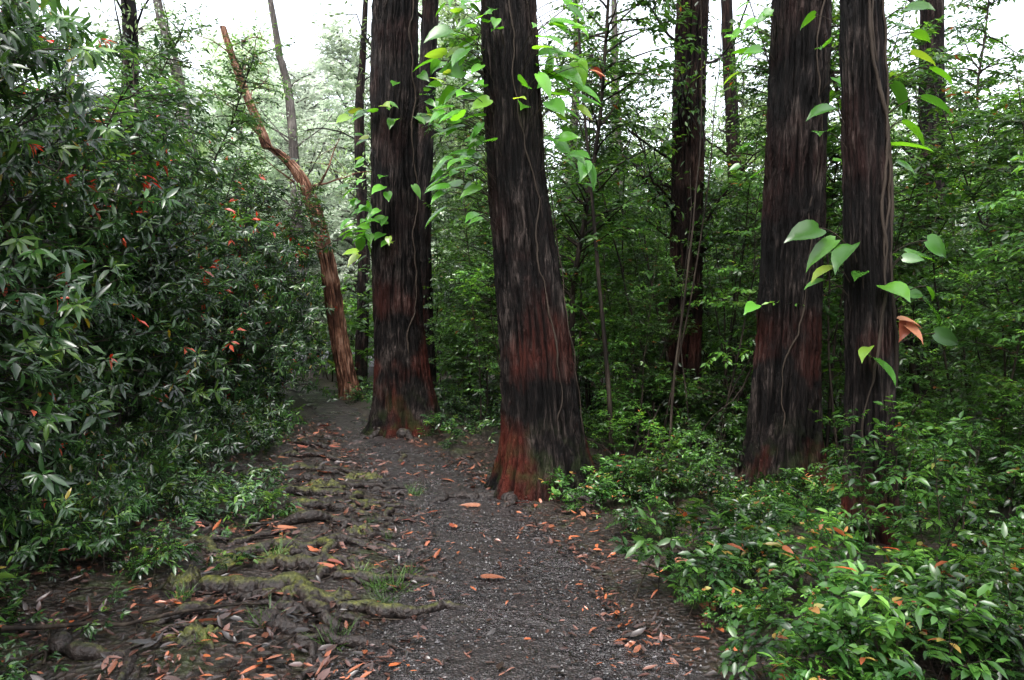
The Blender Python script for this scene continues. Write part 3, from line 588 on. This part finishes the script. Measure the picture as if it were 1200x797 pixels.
root(-1.15,4.5,-1.0,3.55,.05,.018,11,.05);root(-1.45,5.6,-1.2,4.6,.05,.03,12,.14);root(-1.2,6.9,-1.0,5.9,.04,.018,13,.08)
root(-.0,7.65,-.85,7.2,.07,.015,14,0.);root(-1.3,9.4,-1.6,10.4,.04,.02,15,.1);root(-3.1,10.8,-2.2,10.3,.06,.02,16,.1);root(-1.5,7.6,-1.35,6.3,.04,.018,17,.14)
root(-2.3,3.7,-1.5,3.35,.05,.02,18,.1);root(-1.9,4.0,-1.1,4.35,.045,.02,19,.14)
root(.45,7.5,.75,7.0,.09,.02,20,-.05);root(.1,7.5,.0,6.9,.08,.02,21,-.05);root(.6,7.8,1.2,7.5,.08,.02,22,.05);root(-1.6,12,-1.5,11.2,.1,.03,23,.05);root(-2.0,12.1,-2.3,11.6,.1,.03,24,.05)
for q in range(34):
    y=RR.uniform(3.5,9.5);x=float(xl(y))-RR.uniform(-.25,1.3);an=RR.normal(-.1,.6);L=RR.uniform(.4,1.0)
    root(x-L*.5*math.cos(an),y-L*.5*math.sin(an),x+L*.5*math.cos(an),y+L*.5*math.sin(an),RR.uniform(.015,.035),.008,200+q,RR.uniform(-.05,.16))
mb.obj('tree_roots',[M_root])
mb=MB()
for q,(x,y,a,b,h) in enumerate([(-1.92,4.55,.11,.10,.13),(-1.32,4.5,.17,.07,.09),(-1.0,5.15,.12,.08,.06),(-1.55,5.35,.17,.08,.07),(-1.55,3.75,.14,.08,.07),(-1.2,6.0,.15,.1,.06),(-1.9,5.2,.12,.09,.07),(-1.3,7.1,.16,.12,.06),(-1.75,6.5,.16,.1,.06),(-1.9,7.7,.2,.12,.07),(-1.6,8.4,.2,.12,.06),(-1.0,4.45,.11,.05,.06)]):
    n1,n2=26,60;ph=np.linspace(0,1,n1)[:,None];th=np.arange(n2)[None]*2*np.pi/n2
    rr=(1+.6*fbm(np.cos(th)*1.8+q,np.sin(th)*1.8,q*3.3,4))
    Xm=x+a*ph*np.cos(th+q*.3)*rr;Ym=y+b*ph*np.sin(th+q*.3)*rr
    Zm=hgt(Xm,Ym)+h*np.sqrt(np.clip(1-ph**2,0,1))*(1+.5*fbm(Xm*14,Ym*14,1.))+.010*fbm(Xm*60,Ym*60,1.)-.02
    i=np.arange(n1-1)[:,None]*n2;j=np.arange(n2)[None];j2=(j+1)%n2
    mb.add(np.stack([Xm,Ym,Zm],-1),[np.stack([i+j,i+n2+j,i+n2+j2,i+j2],-1).reshape(-1,4)],0,.28)
mb.obj('moss_cushions',[M_root])
# litter
r=np.random.default_rng(55);mb=MB()
n=8500;y=2.6+r.random(n)**1.5*12;x=xl(y)-r.random(n)*2.4+.3
m=3600;y2=2.6+r.random(m)**1.3*12;x2=xr(y2)+r.exponential(.8,m)-.25
k=2700;y3=2.8+r.random(k)**1.5*10;u=r.beta(.65,.65,k);x3=xl(y3)+u*(xr(y3)-xl(y3))
sc=np.r_[np.ones(n),np.ones(m),np.full(k,.62)]
x=np.r_[x,x2,x3];y=np.r_[y,y2,y3];kk=(x>-6)&(x<6)&((fbm(x*2.5,y*2.5,3.,2)>-.2)|(r.random(len(x))<.3));x=x[kk];y=y[kk];sc=sc[kk];n=len(x);az=r.uniform(0,6.28,n)
D=np.stack([np.cos(az),np.sin(az),r.normal(0,.16,n)],-1)
Lf=r.uniform(.03,.10,n)*sc*(1+.6*(r.random(n)>.96))
rv=np.clip(r.random(n)**1.05,0,1)
leaves(mb,ground_pts(x,y,.020+r.random(n)*.016),D,np.stack([r.normal(0,.3,n),r.normal(0,.3,n),np.ones(n)],-1),Lf,Lf*r.uniform(.22,.45,n),0,T=T8,rnd=rv,droop=r.normal(0,.2,n))
mb.obj('leaf_litter',[M_lit])
mb=MB()
pos=[(-1.8,5.9),(-1.72,5.8),(-1.95,6.2),(-1.15,4.9),(-1.2,5.0),(-1.0,4.75),(-.9,4.85),(.22,7.0),(.15,7.1),(.0,7.2),(-1.3,9.1),(-1.1,9.0),(-.8,8.9),(-1.0,8.7),(-2.5,10.5),(-2.3,10.3),(-2.1,10.2),(-.3,7.0),(-1.5,3.9),(.95,4.9),(1.1,4.4),(-2.8,12.0),(-3.1,13),(-.75,8.2),(-.4,7.8),(1.0,3.9),(-.3,6.9),(-1.5,9.3),(-1.8,9.6),(.4,6.8),(.6,6.4)]
pos+=[(float(xl(yy_))+r.uniform(-1.,.6),yy_) for yy_ in r.uniform(4,12,24)]
px=np.array([p[0] for p in pos]);py=np.array([p[1] for p in pos]);n=len(px);az=r.uniform(0,6.28,n)
D=np.stack([np.cos(az),np.sin(az)*.6,r.normal(.02,.08,n)],-1);Lf=r.uniform(.07,.2,n)
leaves(mb,ground_pts(px,py,.035),D,np.stack([r.normal(0,.25,n),r.normal(0,.25,n),np.ones(n)],-1),Lf,Lf*r.uniform(.25,.5,n),0,T=TH,rnd=r.random(n),droop=r.uniform(-.1,.25,n))
mb.obj('fallen_leaves',[M_dead])
mb=MB()
for q in range(150):
    y=r.uniform(3,11);x=float(xl(y))-r.uniform(-.1,2.2) if q%3 else float(xr(y))+r.uniform(.1,1.6);a=r.uniform(0,3.14);L=r.uniform(.15,.7)
    t=np.linspace(-.5,.5,7);xx=x+t*L*math.cos(a)+r.normal(0,.008,7);yy=y+t*L*math.sin(a)+r.normal(0,.008,7)
    tube(mb,np.stack([xx,yy,hgt(xx,yy)+.025],-1),r.uniform(.003,.008),5,0)
t=np.linspace(0,1,14);xx=-2.5+1.15*t;yy=3.75+.35*t+.02*np.sin(t*9);tube(mb,np.stack([xx,yy,hgt(xx,yy)+.06],-1),np.linspace(.014,.007,14),7,0)
for q in range(9):
    p=bpath((1.6+r.normal(0,.25),8.8+r.normal(0,.2),.1),(r.normal(0,.6),r.normal(0,.3),.5),r.uniform(.6,1.3),9,.2,.03,r);tube(mb,p,np.linspace(.014,.004,9),6,0)
mb.obj('fallen_twigs',[M_stem])
# ------------------------------------------------------------ light
w=bpy.data.worlds.new('World');scene.world=w;w.use_nodes=True;nt=w.node_tree;nt.nodes.clear()
sk=nt.nodes.new('ShaderNodeTexSky');sk.sky_type='NISHITA';sk.sun_disc=False;sk.sun_elevation=math.radians(62);sk.sun_rotation=math.radians(200);sk.air_density=1.;sk.dust_density=4;sk.ozone_density=1
hsn=nt.nodes.new('ShaderNodeHueSaturation');hsn.inputs['Saturation'].default_value=.28;hsn.inputs['Value'].default_value=4.9
bgn=nt.nodes.new('ShaderNodeBackground');bgn.inputs['Strength'].default_value=.15;wo=nt.nodes.new('ShaderNodeOutputWorld')
nt.links.new(sk.outputs[0],hsn.inputs['Color']);nt.links.new(hsn.outputs[0],bgn.inputs['Color']);nt.links.new(bgn.outputs[0],wo.inputs['Surface'])
try: w.cycles.sampling_method='NONE'
except Exception as ex: print(ex)
sl=bpy.data.lights.new('sun','SUN');sl.energy=1.4;sl.angle=math.radians(30);sl.color=(1,.98,.94);so=bpy.data.objects.new('sun',sl);scene.collection.objects.link(so)
el=math.radians(62);az=math.radians(200);d=Vector((math.sin(az)*math.cos(el),math.cos(az)*math.cos(el),math.sin(el)))
so.rotation_euler=d.to_track_quat('Z','Y').to_euler()
# ------------------------------------------------------------ camera
cam=bpy.data.cameras.new('camera');cam.lens=27;cam.sensor_width=36;cam.clip_end=1000;cam.clip_start=.05
co=bpy.data.objects.new('camera',cam);scene.collection.objects.link(co);co.location=(0,0,1.6);co.rotation_euler=(math.radians(89.5),0,0)
scene.camera=co
scene.view_settings.view_transform='Standard';scene.view_settings.look='None';scene.view_settings.exposure=0
